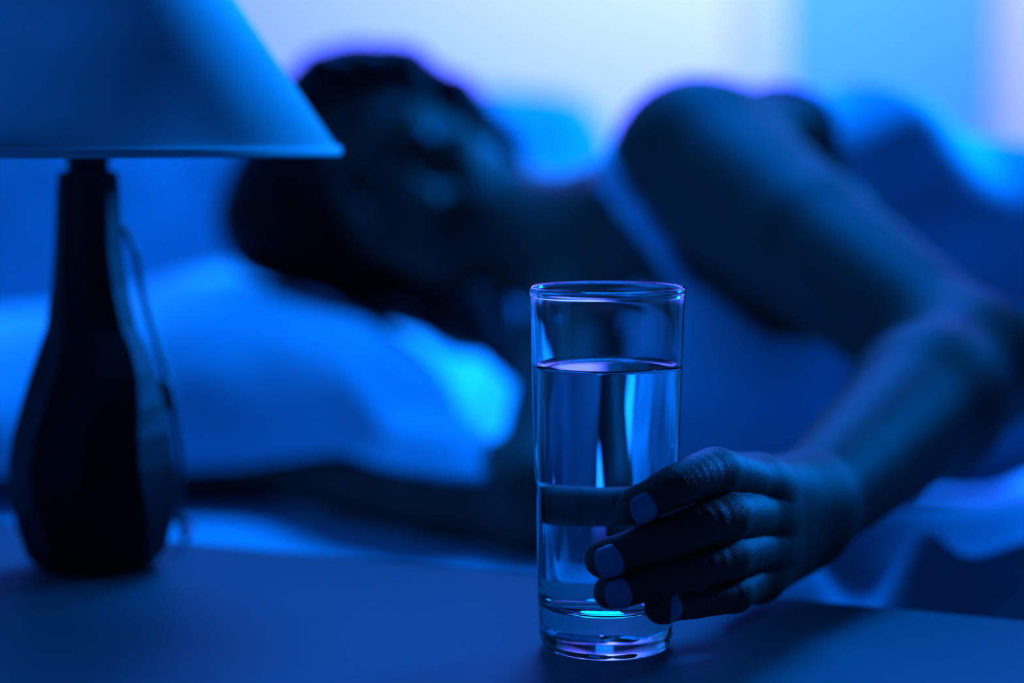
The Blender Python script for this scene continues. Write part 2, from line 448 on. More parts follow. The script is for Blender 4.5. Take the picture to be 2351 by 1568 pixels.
# ------------------------------------------------------------------ pillows
def cushion(name, c, sx, sy, H, ax, seed, fn=None, nx=84, ny=96, flat=0.55, wr=0.006, pw=2.6, mt='pillow', cor=0.0):
    """c centre, half sizes sx sy, half height H, axes ax; fn(world point) -> world point"""
    vs = []; fs = []; idx = {}
    def prof(a): return max(0.0, 1 - abs(a) ** pw) ** 0.5
    for side in (1, -1):
        for j in range(ny + 1):
            for i in range(nx + 1):
                # denser towards the rim
                a = math.sin((i / nx - 0.5) * math.pi); b = math.sin((j / ny - 0.5) * math.pi)
                if (i in (0, nx) or j in (0, ny)) and side == -1:
                    idx[(side, i, j)] = idx[(1, i, j)]; continue
                h = prof(a) * prof(b)
                x = a * sx * (1 - 0.045 * (1 - b * b)); y = b * sy * (1 - 0.045 * (1 - a * a))
                x *= 1 - cor * b ** 4; y *= 1 - cor * a ** 6
                p = Vector((x * 9 + seed, y * 9, side * 2.0))
                w = noise.noise(p) * 0.6 + noise.noise(p * 2.3) * 0.35
                # puckers running in from the seams
                ed = math.exp(-((1 - abs(a)) / 0.25) ** 2); eb = math.exp(-((1 - abs(b)) / 0.3) ** 2)
                pk = ed * math.sin(y * 85 + 3 * noise.noise(Vector((y * 8, seed, side)))) + eb * math.sin(x * 75 + 3 * noise.noise(Vector((x * 8, seed + 5, side))))
                z = side * H * h * (1 if side > 0 else flat) + wr * (w * 1.3 + 0.55 * pk) * min(1, h * 2.2)
                q = Vector(c) + ax[0] * x + ax[1] * y + ax[2] * z
                if fn: q = fn(q)
                idx[(side, i, j)] = len(vs); vs.append(q)
    for side in (1, -1):
        for j in range(ny):
            for i in range(nx):
                q = [idx[(side, i, j)], idx[(side, i + 1, j)], idx[(side, i + 1, j + 1)], idx[(side, i, j + 1)]]
                fs.append(tuple(q if side > 0 else q[::-1]))
    rim = [idx[(1, i, 0)] for i in range(nx)] + [idx[(1, nx, j)] for j in range(ny)] + [idx[(1, i, ny)] for i in range(nx, 0, -1)] + [idx[(1, 0, j)] for j in range(ny, 0, -1)]
    o = mesh_obj(name, vs, fs, M[mt], None, True, (c[0], c[1], min(v.z for v in vs)))
    mb = MB(); pts = [vs[k] for k in rim[::2]] + [vs[rim[0]]]
    mb.tube(pts, 0.0028, 6); mb.build('seam', M[mt], o)
    return o

HO_EYE = at(905, 385, 1.655)                     # point between the eyes
def dent(q):
    # hollow under the head and the arm, sag of the near right corner
    q = q.copy()
    d2 = ((q.x + 0.10) / 0.13) ** 2 + ((q.y - 1.77) / 0.15) ** 2
    if q.z > 0.0: q.z -= 0.040 * math.exp(-d2)
    lo = max(0.0, min(1.0, (-0.12 - q.x) / 0.36)); lo = lo * lo * (3 - 2 * lo)
    zb = MZ + 0.01
    if q.z > zb: q.z = zb + (q.z - zb) * (1 - 0.42 * lo)
    t = max(0.0, (q.x + 0.20) / 0.21)
    n = max(0.0, min(1.0, (1.80 - q.y) / 0.30))
    q.z -= 0.030 * t * t
    tt = min(1.0, t * 1.35); tt = tt * tt * (3 - 2 * tt)
    q.y -= 0.125 * tt * n
    # the edge lies over the lower forearm
    lift = n * (0.018 + 0.055 * min(1.0, t * 1.5)) - 0.5 * max(0.0, 1.405 - q.y)
    zb = MZ + 0.016 + lift
    if q.z < zb: q.z = zb - 0.012 * (1 - math.exp((q.z - zb) / 0.03))
    return q
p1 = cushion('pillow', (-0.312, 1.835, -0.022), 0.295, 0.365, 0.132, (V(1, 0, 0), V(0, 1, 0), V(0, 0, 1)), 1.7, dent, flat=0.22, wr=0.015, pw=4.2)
tag(p1, 'plump pale pillow under the dark-haired head, nearest the table', 'pillow', 'bed pillows')
tl = math.radians(80)
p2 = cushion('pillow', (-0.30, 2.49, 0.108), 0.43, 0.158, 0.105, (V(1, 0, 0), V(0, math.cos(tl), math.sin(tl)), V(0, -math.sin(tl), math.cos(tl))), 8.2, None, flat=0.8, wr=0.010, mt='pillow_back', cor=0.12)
tag(p2, 'second pillow propped upright behind the head, partly behind the lamp', 'pillow', 'bed pillows')

# ------------------------------------------------------------------ signed distance volumes for the figure
def nrm(v): return Vector(v).normalized()

class Prim:
    pass

def rcone(a, b, ra, rb, k=0.0):
    a = np.array(a, dtype=np.float32); b = np.array(b, dtype=np.float32)
    ba = b - a; bb = float(ba @ ba)
    def f(X, Y, Z):
        t = ((X - a[0]) * ba[0] + (Y - a[1]) * ba[1] + (Z - a[2]) * ba[2]) / bb
        t = np.clip(t, 0, 1)
        return np.sqrt((X - a[0] - t * ba[0]) ** 2 + (Y - a[1] - t * ba[1]) ** 2 + (Z - a[2] - t * ba[2]) ** 2) - (ra + (rb - ra) * t)
    r = max(ra, rb)
    return f, np.minimum(a, b) - r, np.maximum(a, b) + r, k

def ell(c, rad, axes=None, k=0.0):
    c = np.array(c, dtype=np.float32)
    A = np.eye(3, dtype=np.float32) if axes is None else np.array([list(x) for x in axes], dtype=np.float32)
    r = np.array(rad, dtype=np.float32)
    def f(X, Y, Z):
        x, y, z = X - c[0], Y - c[1], Z - c[2]
        l = [A[i, 0] * x + A[i, 1] * y + A[i, 2] * z for i in range(3)]
        k0 = np.sqrt(sum((l[i] / r[i]) ** 2 for i in range(3)))
        k1 = np.sqrt(sum((l[i] / (r[i] * r[i])) ** 2 for i in range(3)))
        return k0 * (k0 - 1) / np.maximum(k1, 1e-6)
    m = float(r.max())
    return f, c - m, c + m, k

def smin(a, b, k):
    if k <= 0: return np.minimum(a, b)
    h = np.clip(0.5 + 0.5 * (b - a) / k, 0, 1)
    return b + (a - b) * h - k * h * (1 - h)

class Vol:
    def __init__(s, lo, hi, h):
        s.lo = np.array(lo, dtype=np.float64); s.h = h
        s.n = np.round((np.array(hi) - s.lo) / h).astype(int) + 1
        s.ax = [(s.lo[i] + h * np.arange(s.n[i])).astype(np.float32) for i in range(3)]
        s.F = np.full(tuple(s.n), 1.0, dtype=np.float32)
    def sl(s, lo, hi, pad):
        o = []
        for i in range(3):
            a = int(np.floor((lo[i] - pad - s.lo[i]) / s.h)); b = int(np.ceil((hi[i] + pad - s.lo[i]) / s.h)) + 1
            a = max(0, a); b = min(s.n[i], b)
            if b <= a: return None
            o.append(slice(a, b))
        return tuple(o)
    def grid(s, sl):
        return s.ax[0][sl[0]][:, None, None], s.ax[1][sl[1]][None, :, None], s.ax[2][sl[2]][None, None, :]
    def add(s, p, F=None):
        f, lo, hi, k = p
        F = s.F if F is None else F
        sl = s.sl(lo, hi, 2.5 * k + 3 * s.h + 0.006)
        if sl is None: return
        F[sl] = smin(f(*s.grid(sl)), F[sl], k)
    def sub(s, p, F=None):
        f, lo, hi, k = p
        F = s.F if F is None else F
        sl = s.sl(lo, hi, 2.5 * k + 3 * s.h)
        if sl is None: return
        F[sl] = -smin(-F[sl], f(*s.grid(sl)), k)
    def mesh(s, keep=None):
        F = s.F; n = s.n
        ins = F < 0
        c = ins[:-1, :-1, :-1].astype(np.int8)
        tot = np.zeros_like(c)
        offs = [(i, j, k) for i in (0, 1) for j in (0, 1) for k in (0, 1)]
        for (i, j, k) in offs:
            tot += ins[i:n[0] - 1 + i, j:n[1] - 1 + j, k:n[2] - 1 + k]
        act = (tot > 0) & (tot < 8)
        if keep is not None: act &= keep
        ci = np.argwhere(act)
        vid = np.full(act.shape, -1, dtype=np.int64); vid[tuple(ci.T)] = np.arange(len(ci))
        val = {o: F[ci[:, 0] + o[0], ci[:, 1] + o[1], ci[:, 2] + o[2]] for o in offs}
        acc = np.zeros((len(ci), 3)); cnt = np.zeros(len(ci))
        for o in offs:
            for d in range(3):
                if o[d] == 1: continue
                o2 = list(o); o2[d] = 1; o2 = tuple(o2)
                a, b = val[o], val[o2]
                m = (a < 0) != (b < 0)
                t = np.where(m, a / np.where(m, a - b, 1), 0)
                p = np.tile(np.array(o, dtype=float), (len(ci), 1)); p[:, d] = t
                acc[m] += p[m]; cnt[m] += 1
        P = s.lo + (ci + acc / cnt[:, None]) * s.h
        quads = []
        for d in range(3):
            e1, e2 = [(1, 2), (2, 0), (0, 1)][d]
            A = np.take(ins, range(0, n[d] - 1), axis=d); B = np.take(ins, range(1, n[d]), axis=d)
            ch = np.argwhere(A != B)
            ok = (ch[:, e1] > 0) & (ch[:, e1] < n[e1] - 1) & (ch[:, e2] > 0) & (ch[:, e2] < n[e2] - 1)
            ch = ch[ok]
            st = A[tuple(ch.T)]
            q = []
            for (da, db) in ((-1, -1), (0, -1), (0, 0), (-1, 0)):
                cc = ch.copy(); cc[:, e1] += da; cc[:, e2] += db
                q.append(vid[tuple(cc.T)])
            q = np.stack(q, 1)
            q[~st] = q[~st][:, ::-1]
            quads.append(q[(q >= 0).all(1)])
        return P, np.concatenate(quads)

# ---- the figure's skeleton (table coordinates)
SL_ = at(1608, 378, 1.45)            # upper (left) shoulder
EL_ = at(2228, 838, 1.18)            # left elbow
WR_ = at(1846, 1172, 0.950)          # left wrist
NB = Vector((0.075, 1.62, 0.115))    # base of the neck
RS_ = Vector((0.060, 1.550, 0.048))   # lower shoulder
RE_ = Vector((0.022, 1.350, -0.026)) # lower elbow
RW_ = Vector((-0.195, 1.555, -0.036))

fw = nrm((0.05, -1.0, 0.05)); upv = Vector((-0.736, 0.0, 0.677)); upv = (upv - fw * upv.dot(fw)).normalized()
lf = upv.cross(-fw).normalized()
if lf.x < 0: lf = -lf
AX = (lf, fw, upv)
HO = HO_EYE - fw * 0.083
def hl(l, f, u): return HO + lf * l + fw * f + upv * u

def onglass(px, py, R):
    d = GD
    for _ in range(30):
        x = at(px, py, d).x - GX
        c = max(-0.999, min(0.999, x / R))
        d = GY - R * math.sqrt(1 - c * c)
    p = at(px, py, d); return p

FING = {
 'index':  dict(j=[at(1745, 1118, 0.892), at(1640, 1086, 0.846), onglass(1545, 1120, 0.0400), onglass(1464, 1160, 0.0378)], r=[0.0118, 0.0098, 0.0085, 0.0070]),
 'middle': dict(j=[at(1756, 1186, 0.896), at(1666, 1188, 0.842), onglass(1526, 1234, 0.0398), onglass(1394, 1282, 0.0380)], r=[0.0116, 0.0095, 0.0085, 0.0073]),
 'ring':   dict(j=[at(1754, 1256, 0.896), at(1670, 1280, 0.845), onglass(1530, 1326, 0.0392), onglass(1412, 1358, 0.0375)], r=[0.0112, 0.0089, 0.0079, 0.0069]),
 'little': dict(j=[at(1738, 1318, 0.890), at(1682, 1362, 0.856), onglass(1596, 1381, 0.0382), onglass(1521, 1394, 0.0388)], r=[0.0102, 0.0077, 0.0069, 0.0062]),
}
TZc = at(1300, 1146, 0.893).z
TH = [WR_ + V(-0.022, -0.012, 0.006), V(GX + 0.052, GY + 0.048, TZc + 0.004), V(GX + 0.020, GY + 0.0362, TZc + 0.001), V(GX - 0.004, GY + 0.0372, TZc)]
TR = [0.0145, 0.0115, 0.0092, 0.0078]

body = []      # ordered (primitive, subtract?)
def A(p): body.append((p, False))
def B(p): body.append((p, True))
# torso
A(ell((0.245, 1.545, 0.085), (0.175, 0.105, 0.135), (V(1, -0.05, 0), V(0.05, 1, 0), V(0, 0, 1)), 0.03))
A(ell((0.45, 1.53, 0.065), (0.16, 0.090, 0.105), None, 0.06))
A(ell((0.62, 1.51, 0.085), (0.14, 0.115, 0.150), None, 0.06))
A(rcone((0.14, 1.55, 0.11), NB, 0.085, 0.060, 0.05))
A(ell((0.150, 1.392, 0.062), (0.060, 0.072, 0.052), None, 0.03))
A(ell((0.165, 1.410, -0.005), (0.062, 0.070, 0.046), None, 0.03))
# legs, bent, under the duvet
A(rcone((0.66, 1.47, 0.10), (0.82, 1.36, 0.045), 0.085, 0.060, 0.04)); A(rcone((0.82, 1.36, 0.045), (0.97, 1.62, 0.02), 0.055, 0.038, 0.02))
# shoulders and arms
A(rcone(NB + V(0.02, -0.02, 0.02), SL_ + V(-0.004, 0.012, -0.004), 0.050, 0.047, 0.04))
A(rcone(SL_, SL_ + V(0.10, 0.05, -0.03), 0.054, 0.075, 0.04))
A(rcone(NB + V(0, 0, -0.03), RS_, 0.055, 0.055, 0.04))
A(rcone(SL_, SL_.lerp(EL_, 0.45), 0.057, 0.046, 0.012))
A(rcone(SL_.lerp(EL_, 0.45), EL_, 0.046, 0.036, 0.008))
FM = EL_.lerp(WR_, 0.30)
A(rcone(EL_, FM, 0.037, 0.0385, 0.02)); A(rcone(FM, WR_, 0.0385, 0.0225, 0.015))
A(rcone(RS_, RE_, 0.052, 0.037, 0.03)); A(rcone(RE_, RE_.lerp(RW_, 0.30), 0.033, 0.032, 0.02)); A(rcone(RE_.lerp(RW_, 0.30), RW_, 0.032, 0.021, 0.02))
# lower hand, resting flat beneath the pillow edge
RP = RW_ + V(-0.06, 0.055, -0.008)
A(rcone(RW_, RP, 0.022, 0.018, 0.02)); A(rcone(RW_, RP + V(0.022, 0.022, 0), 0.020, 0.016, 0.015)); A(rcone(RW_, RP + V(-0.02, -0.022, 0), 0.020, 0.016, 0.015))
for q in range(4):
    s = (q - 1.5) * 0.020; b0 = RP + V(s * 0.7, s * 0.75, 0)
    A(rcone(b0, b0 + V(-0.045, 0.045, 0.002) * (1 if q in (1, 2) else 0.85), 0.010, 0.0085, 0.006))
    A(rcone(b0 + V(-0.045, 0.045, 0.002) * (1 if q in (1, 2) else 0.85), b0 + V(-0.07, 0.07, -0.008) * (1 if q in (1, 2) else 0.82), 0.0085, 0.0075, 0.003))
A(rcone(RW_ + V(-0.01, -0.01, 0), RW_ + V(-0.055, -0.025, 0.0), 0.013, 0.010, 0.012)); A(rcone(RW_ + V(-0.055, -0.025, 0.0), RW_ + V(-0.085, -0.015, 0.0), 0.010, 0.008, 0.006))
# neck and head
A(rcone(NB, hl(0.0, -0.025, -0.055), 0.054, 0.050, 0.03))
A(rcone(NB + V(-0.03, -0.035, 0.0), hl(0.028, 0.0, -0.075), 0.022, 0.018, 0.03))
A(ell(hl(0, -0.012, 0.028), (0.073, 0.088, 0.080), AX, 0.03))
A(ell(hl(0, 0.018, -0.035), (0.060, 0.062, 0.070), AX, 0.03))
A(ell(hl(0, 0.056, -0.096), (0.025, 0.022, 0.020), AX, 0.03))         # chin
for s in (-1, 1):
    A(ell(hl(s * 0.040, 0.052, -0.026), (0.024, 0.022, 0.020), AX, 0.02))  # cheek
    A(ell(hl(s * 0.026, 0.078, 0.020), (0.024, 0.010, 0.008), AX, 0.016))  # brow ridge
    B(ell(hl(s * 0.031, 0.090, 0.000), (0.019, 0.018, 0.012), AX, 0.010))  # eye socket
A(rcone(hl(0, 0.078, 0.008), hl(0, 0.094, -0.030), 0.0075, 0.0085, 0.012))
A(ell(hl(0, 0.099, -0.036), (0.0105, 0.011, 0.009), AX, 0.008))
for s in (-1, 1):
    A(ell(hl(s * 0.012, 0.088, -0.041), (0.0075, 0.010, 0.0065), AX, 0.006))
    B(ell(hl(s * 0.0065, 0.096, -0.0465), (0.0032, 0.004, 0.003), AX, 0.002))
A(ell(hl(0, 0.068, -0.062), (0.030, 0.016, 0.020), AX, 0.014))        # muzzle
for s in (-1, 1):
    A(rcone(hl(s * 0.001, 0.086, -0.0575), hl(s * 0.021, 0.076, -0.0625), 0.0050, 0.0028, 0.004))
    A(rcone(hl(s * 0.001, 0.086, -0.0690), hl(s * 0.020, 0.076, -0.0645), 0.0058, 0.0028, 0.004))
B(rcone(hl(-0.022, 0.088, -0.0632), hl(0.022, 0.088, -0.0632), 0.0012, 0.0012, 0.002))
for s in (-1, 1):                                                        # ears
    A(ell(hl(s * 0.072, -0.012, -0.012), (0.008, 0.018, 0.030), AX, 0.008))
    B(ell(hl(s * 0.080, -0.008, -0.010), (0.007, 0.010, 0.019), AX, 0.004))

def lidfn(s):
    c = np.array(hl(s * 0.031, 0.0655, 0.0), dtype=np.float32)
    l3 = [np.array(a, dtype=np.float32) for a in AX]
    def f(X, Y, Z):
        x, y, z = X - c[0], Y - c[1], Z - c[2]
        d = np.sqrt(x * x + y * y + z * z) - 0.0145
        l = x * l3[0][0] + y * l3[0][1] + z * l3[0][2]; u = x * l3[2][0] + y * l3[2][1] + z * l3[2][2]
        g = x * l3[1][0] + y * l3[1][1] + z * l3[1][2]
        alm = 0.0042 * np.sqrt(np.maximum(0, 1 - (l / 0.0135) ** 2)) - np.abs(u + 0.001)
        return np.where(g > 0, np.maximum(d, alm), d)
    return f, c - 0.015, c + 0.015, 0.003

def fill(vol, hand=False, head=False):
    for p, subtract in body:
        (vol.sub if subtract else vol.add)(p)
    if head:
        for s in (-1, 1): vol.add(lidfn(s))
    if hand:
        palm = vol.F
        # back of the hand and palm
        mc = [FING[k]['j'][0] for k in ('index', 'middle', 'ring', 'little')]
        rr = [0.0118, 0.0120, 0.0116, 0.0108]
        wr = [WR_ + V(-0.004, -0.004, 0.011), WR_ + V(0.003, -0.002, 0.004), WR_ + V(0.003, -0.002, -0.004), WR_ + V(-0.003, -0.004, -0.011)]
        for a, b, r in zip(mc, wr, rr):
            vol.add(rcone(a, b, r, 0.0150, 0.012))
        for a, b in zip(mc[:-1], mc[1:]):
            vol.add(rcone(a + V(-0.003, 0.006, 0), b + V(-0.003, 0.006, 0), 0.0095, 0.0095, 0.008))
        vol.add(rcone(mc[3].lerp(wr[3], 0.25) + V(-0.008, 0.004, -0.002), mc[3].lerp(wr[3], 0.85) + V(-0.008, 0.0, -0.002), 0.0125, 0.014, 0.012))
        # thumb
        vol.add(rcone(TH[0], TH[1], TR[0], TR[1], 0.014))
        base = vol.F.copy()
        chains = [(TH[1:], TR[1:])] + [(FING[k]['j'], FING[k]['r']) for k in FING]
        for ci, (J, R) in enumerate(chains):
            G = np.full_like(vol.F, 1.0)
            pts = catmull(J, 7); rs = []
            for ra, rb in zip(R[:-1], R[1:]):
                rs += [ra + (rb - ra) * q / 7 - 0.00035 * math.sin(math.pi * q / 7) for q in range(7)]
            rs.append(R[-1])
            for a, b, ra, rb in zip(pts[:-1], pts[1:], rs[:-1], rs[1:]):
                vol.add(rcone(a, b, ra, rb, 0.0004), G)
            # rounded finger pad
            d = (J[-1] - J[-2]).normalized()
            vol.add(rcone(J[-1], J[-1] + d * 0.0022, R[-1] * 0.98, R[-1] * 0.90, 0.003), G)
            # joint on the back of the finger stands slightly proud
            if ci:
                pip = J[1]; out = ((pip - J[0]).normalized() + (pip - J[2]).normalized()).normalized()
                vol.add(ell(pip + out * 0.0013, (R[1] * 0.86,) * 3, None, 0.004), G)
            lo = np.min([list(p) for p in J], 0) - 0.02; hi = np.max([list(p) for p in J], 0) + 0.02
            sl = vol.sl(lo, hi, 0.006)
            vol.F[sl] = np.minimum(vol.F[sl], smin(G[sl], base[sl], 0.009))
        # finger pads flatten against the glass
        X, Y, Z = vol.grid((slice(None),) * 3)
        cyl = np.sqrt((X - GX) ** 2 + (Y - GY) ** 2) - (0.0272 + 0.0040 * np.clip(Z / GH, 0, 1) + 0.00025)
        vol.F = np.maximum(vol.F, -cyl)
        vol.F = np.maximum(vol.F, -(Z - 0.0008) + 0 * X + 0 * Y)

HCUT = 0.99
vh = Vol((-0.008, 0.785, -0.004), (0.197, HCUT, 0.110), 0.00075); fill(vh, hand=True)
HX1 = -0.005
hlo = (-0.245, 1.515, 0.02); hhi = (HX1, 1.865, 0.275)
vd = Vol(hlo, hhi, 0.0018); fill(vd, head=True)
CH = 0.005
vb = Vol((-0.33, HCUT, -0.09), (1.06, 1.80, 0.29), CH); fill(vb)
cs = [vb.lo[i] + (np.arange(vb.n[i] - 1) + 0.5) * CH for i in range(3)]
inbox = ((cs[0] > hlo[0]) & (cs[0] < hhi[0]))[:, None, None] & ((cs[1] > hlo[1]) & (cs[1] < hhi[1]))[None, :, None] & ((cs[2] > hlo[2]) & (cs[2] < hhi[2]))[None, None, :]
# flatten the underside where the mattress carries the figure
Zg = vb.ax[2][None, None, :]
vb.F = np.maximum(vb.F, (MZ + 0.001) - Zg + 0 * vb.F)
parts = [vh.mesh(), vd.mesh(), vb.mesh(~inbox)]
off = 0; VV = []; QQ = []
for P, Q in parts:
    VV.append(P); QQ.append(Q + off); off += len(P)
PB = (0.30, 1.53, MZ)
person = mesh_obj('person', [tuple(p) for p in np.concatenate(VV)], [tuple(int(i) for i in q) for q in np.concatenate(QQ)], M['skin'], None, True, PB)
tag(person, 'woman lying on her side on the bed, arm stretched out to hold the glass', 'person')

def weld(o):
    bm = bmesh.new(); bm.from_mesh(o.data)
    be = [e for e in bm.edges if e.is_boundary]
    b = Vector(PB)
    def group(test): return [e for e in be if all(test(v.co + b) for v in e.verts)]
    for t in (lambda p: abs(p.y - HCUT) < 0.009 and p.z > 0 and p.x < 0.3, lambda p: abs(p.x - HX1) < 0.008 and p.y > 1.5 and p.z > 0.015):
        es = group(t)
        try:
            bmesh.ops.bridge_loops(bm, edges=es)
        except Exception as ex:
            print('BRIDGE', len(es), ex)
    for f in bm.faces: f.smooth = True
    bm.to_mesh(o.data); bm.free()
weld(person)

# crease and lip masks carried on the skin
def masks(o):
    me = o.data; n = len(me.vertices)
    co = np.zeros(n * 3, dtype=np.float32); me.vertices.foreach_get('co', co); co = co.reshape(-1, 3) + np.array(PB, dtype=np.float32)
    kn = np.zeros(n, dtype=np.float32); al = np.zeros(n, dtype=np.float32)
    for k in FING:
        J = FING[k]['j']
        for ji, rad, amp in ((1, 0.0105, 1.0), (2, 0.0065, 0.5)):
            p = np.array(J[ji], dtype=np.float32)
            t = (J[ji + 1] - J[ji - 1]).normalized()
            out = ((J[ji] - J[ji - 1]).normalized() + (J[ji] - J[ji + 1]).normalized()).normalized()
            d = co - p
            dist = np.sqrt((d ** 2).sum(1))
            s = d @ np.array(t, dtype=np.float32)
            dors = np.clip((d @ np.array(out, dtype=np.float32)) / 0.004 + 0.2, 0, 1)
            m = np.clip(1 - np.abs(s) / (rad * 0.62), 0, 1) * np.clip((rad * 1.3 - dist) / 0.003, 0, 1) * dors * amp
            sel = m > kn
            kn[sel] = m[sel]; al[sel] = s[sel]
    lp = np.zeros(n, dtype=np.float32)
    c = np.array(hl(0, 0.086, -0.0632), dtype=np.float32); d = co - c
    l = d @ np.array(lf, dtype=np.float32); u = d @ np.array(upv, dtype=np.float32)
    lp = (np.clip(1.3 - np.sqrt((l / 0.020) ** 2 + (u / 0.0075) ** 2), 0, 0.3) / 0.3 * (np.sqrt((d ** 2).sum(1)) < 0.03)).astype(np.float32)
    for nm, arr in (('knuckle', kn), ('along', al), ('lip', lp)):
        at_ = me.attributes.new(nm, 'FLOAT', 'POINT'); at_.data.foreach_set('value', arr)
masks(person)

# finger nails
def surf(o, d, r0):
    # distance from the finger's axis to its skin along d
    F = vh.F; lo = vh.lo; h = vh.h
    def val(p):
        g = [(p[i] - lo[i]) / h for i in range(3)]; i0 = [int(math.floor(x)) for x in g]; f = [g[i] - i0[i] for i in range(3)]
        acc = 0.0
        for i in (0, 1):
            for j in (0, 1):
                for k in (0, 1):
                    acc += F[i0[0] + i, i0[1] + j, i0[2] + k] * (f[0] if i else 1 - f[0]) * (f[1] if j else 1 - f[1]) * (f[2] if k else 1 - f[2])
        return acc
    r = r0 * 0.6
    for _ in range(14):
        v = val(o + d * r)
        if abs(v) < 2e-5: break
        r -= v * 0.9
        r = min(r, r0 * 1.6)
    return r

def nail(J, r, tilt=0.0, width=1.0, ln=0.0108):
    a = (J[-1] - J[-2]).normalized()
    rad = Vector((J[-1].x - GX, J[-1].y - GY, 0)); nrm_ = (rad - a * rad.dot(a)).normalized()
    s = a.cross(nrm_).normalized()
    nrm_ = (nrm_ * math.cos(tilt) + s * math.sin(tilt)).normalized(); s = a.cross(nrm_).normalized()
    nu, nv = 14, 14; vs = []; fs = []
    for layer in (0, 1):
        for i in range(nu + 1):
            t = i / nu
            # square-oval outline
            hw = width * (1 - 0.30 * max(0, (0.28 - t) / 0.28) ** 2 - 0.22 * max(0, (t - 0.80) / 0.20) ** 2)
            for j in range(nv + 1):
                w = (j / nv * 2 - 1)
                ph = w * 0.92 * hw
                x = (-0.0052 + ln * t) - 0.0012 * (w * w) * (1 if t > 0.5 else -1) * abs(t - 0.5) * 2
                dv = nrm_ * math.cos(ph) + s * math.sin(ph)
                xs = min(x, 0.0022)
                RR = surf(J[-1] + a * xs, dv, r)
                sink = 0.0007 * max(0.0, (0.14 - t) / 0.14)
                p = J[-1] + a * x + dv * (RR + 0.00035 - sink - layer * 0.0009)
                vs.append(p)
    W = nv + 1; T = (nu + 1) * W
    for i in range(nu):
        for j in range(nv):
            q = i * W + j
            fs.append((q, q + 1, q + W + 1, q + W)); fs.append((T + q, T + q + W, T + q + W + 1, T + q + 1))
    rim = [j for j in range(nv)] + [i * W + nv for i in range(nu)] + [nu * W + j for j in range(nv, 0, -1)] + [i * W for i in range(nu, 0, -1)]
    for k in range(len(rim)):
        q, q2 = rim[k], rim[(k + 1) % len(rim)]; fs.append((q2, q, T + q, T + q2))
    mb = MB(); mb.add(vs, fs); mb.build('fingernail', M['nail'], person, True, J[-1])
nail(FING['index']['j'], FING['index']['r'][-1], -0.15, 0.95)
nail(FING['middle']['j'], FING['middle']['r'][-1], -0.12, 1.0, 0.0115)
nail(FING['ring']['j'], FING['ring']['r'][-1], -0.05, 0.95, 0.0110)
nail(FING['little']['j'], FING['little']['r'][-1], 0.0, 0.9, 0.0085)

# eyes, brows, lashes
for s in (-1, 1):
    c = hl(s * 0.031, 0.0655, 0.0)
    bm = bmesh.new(); bmesh.ops.create_uvsphere(bm, u_segments=24, v_segments=16, radius=0.0128)
    vs = [c + v.co for v in bm.verts]; bm.verts.index_update(); fs = [[v.index for v in f.verts] for f in bm.faces]; bm.free()
    e = mesh_obj('eye', vs, fs, M['eye'], person, True, c)
    vs = [c + fw * 0.0133]; fs = []
    for ring in range(1, 5):
        a = 0.5 * ring / 4
        for k in range(20):
            t = 2 * math.pi * k / 20; vs.append(c + (fw * math.cos(a) + (lf * math.cos(t) + upv * math.sin(t)) * math.sin(a)) * (0.0133 - 0.0004 * (ring == 4)))
    for k in range(20): fs.append((0, 1 + k, 1 + (k + 1) % 20))
    for ring in range(3):
        for k in range(20):
            k2 = (k + 1) % 20; b0 = 1 + ring * 20; fs.append((b0 + k, b0 + 20 + k, b0 + 20 + k2, b0 + k2))
    mesh_obj('iris', vs, fs, M['iris'], e, True, c)
    mb = MB()
    pts = catmull([hl(s * 0.012, 0.0905, 0.019), hl(s * 0.026, 0.0895, 0.025), hl(s * 0.040, 0.081, 0.0255), hl(s * 0.050, 0.070, 0.020)], 6)
    mb.tube(pts, [0.0028 + 0.0010 * math.sin(math.pi * i / (len(pts) - 1)) for i in range(len(pts))], 8); mb.build('eyebrow', M['brow'], person)
    mb = MB()
    lsh = [c + (fw * math.cos(a) + lf * math.sin(a)) * 0.0147 + upv * (0.0032 * math.cos(a * 1.6)) for a in [(-0.85 + 1.7 * i / 10) for i in range(11)]]
    mb.tube(lsh, 0.0010, 6); mb.build('eyelashes', M['brow'], person)

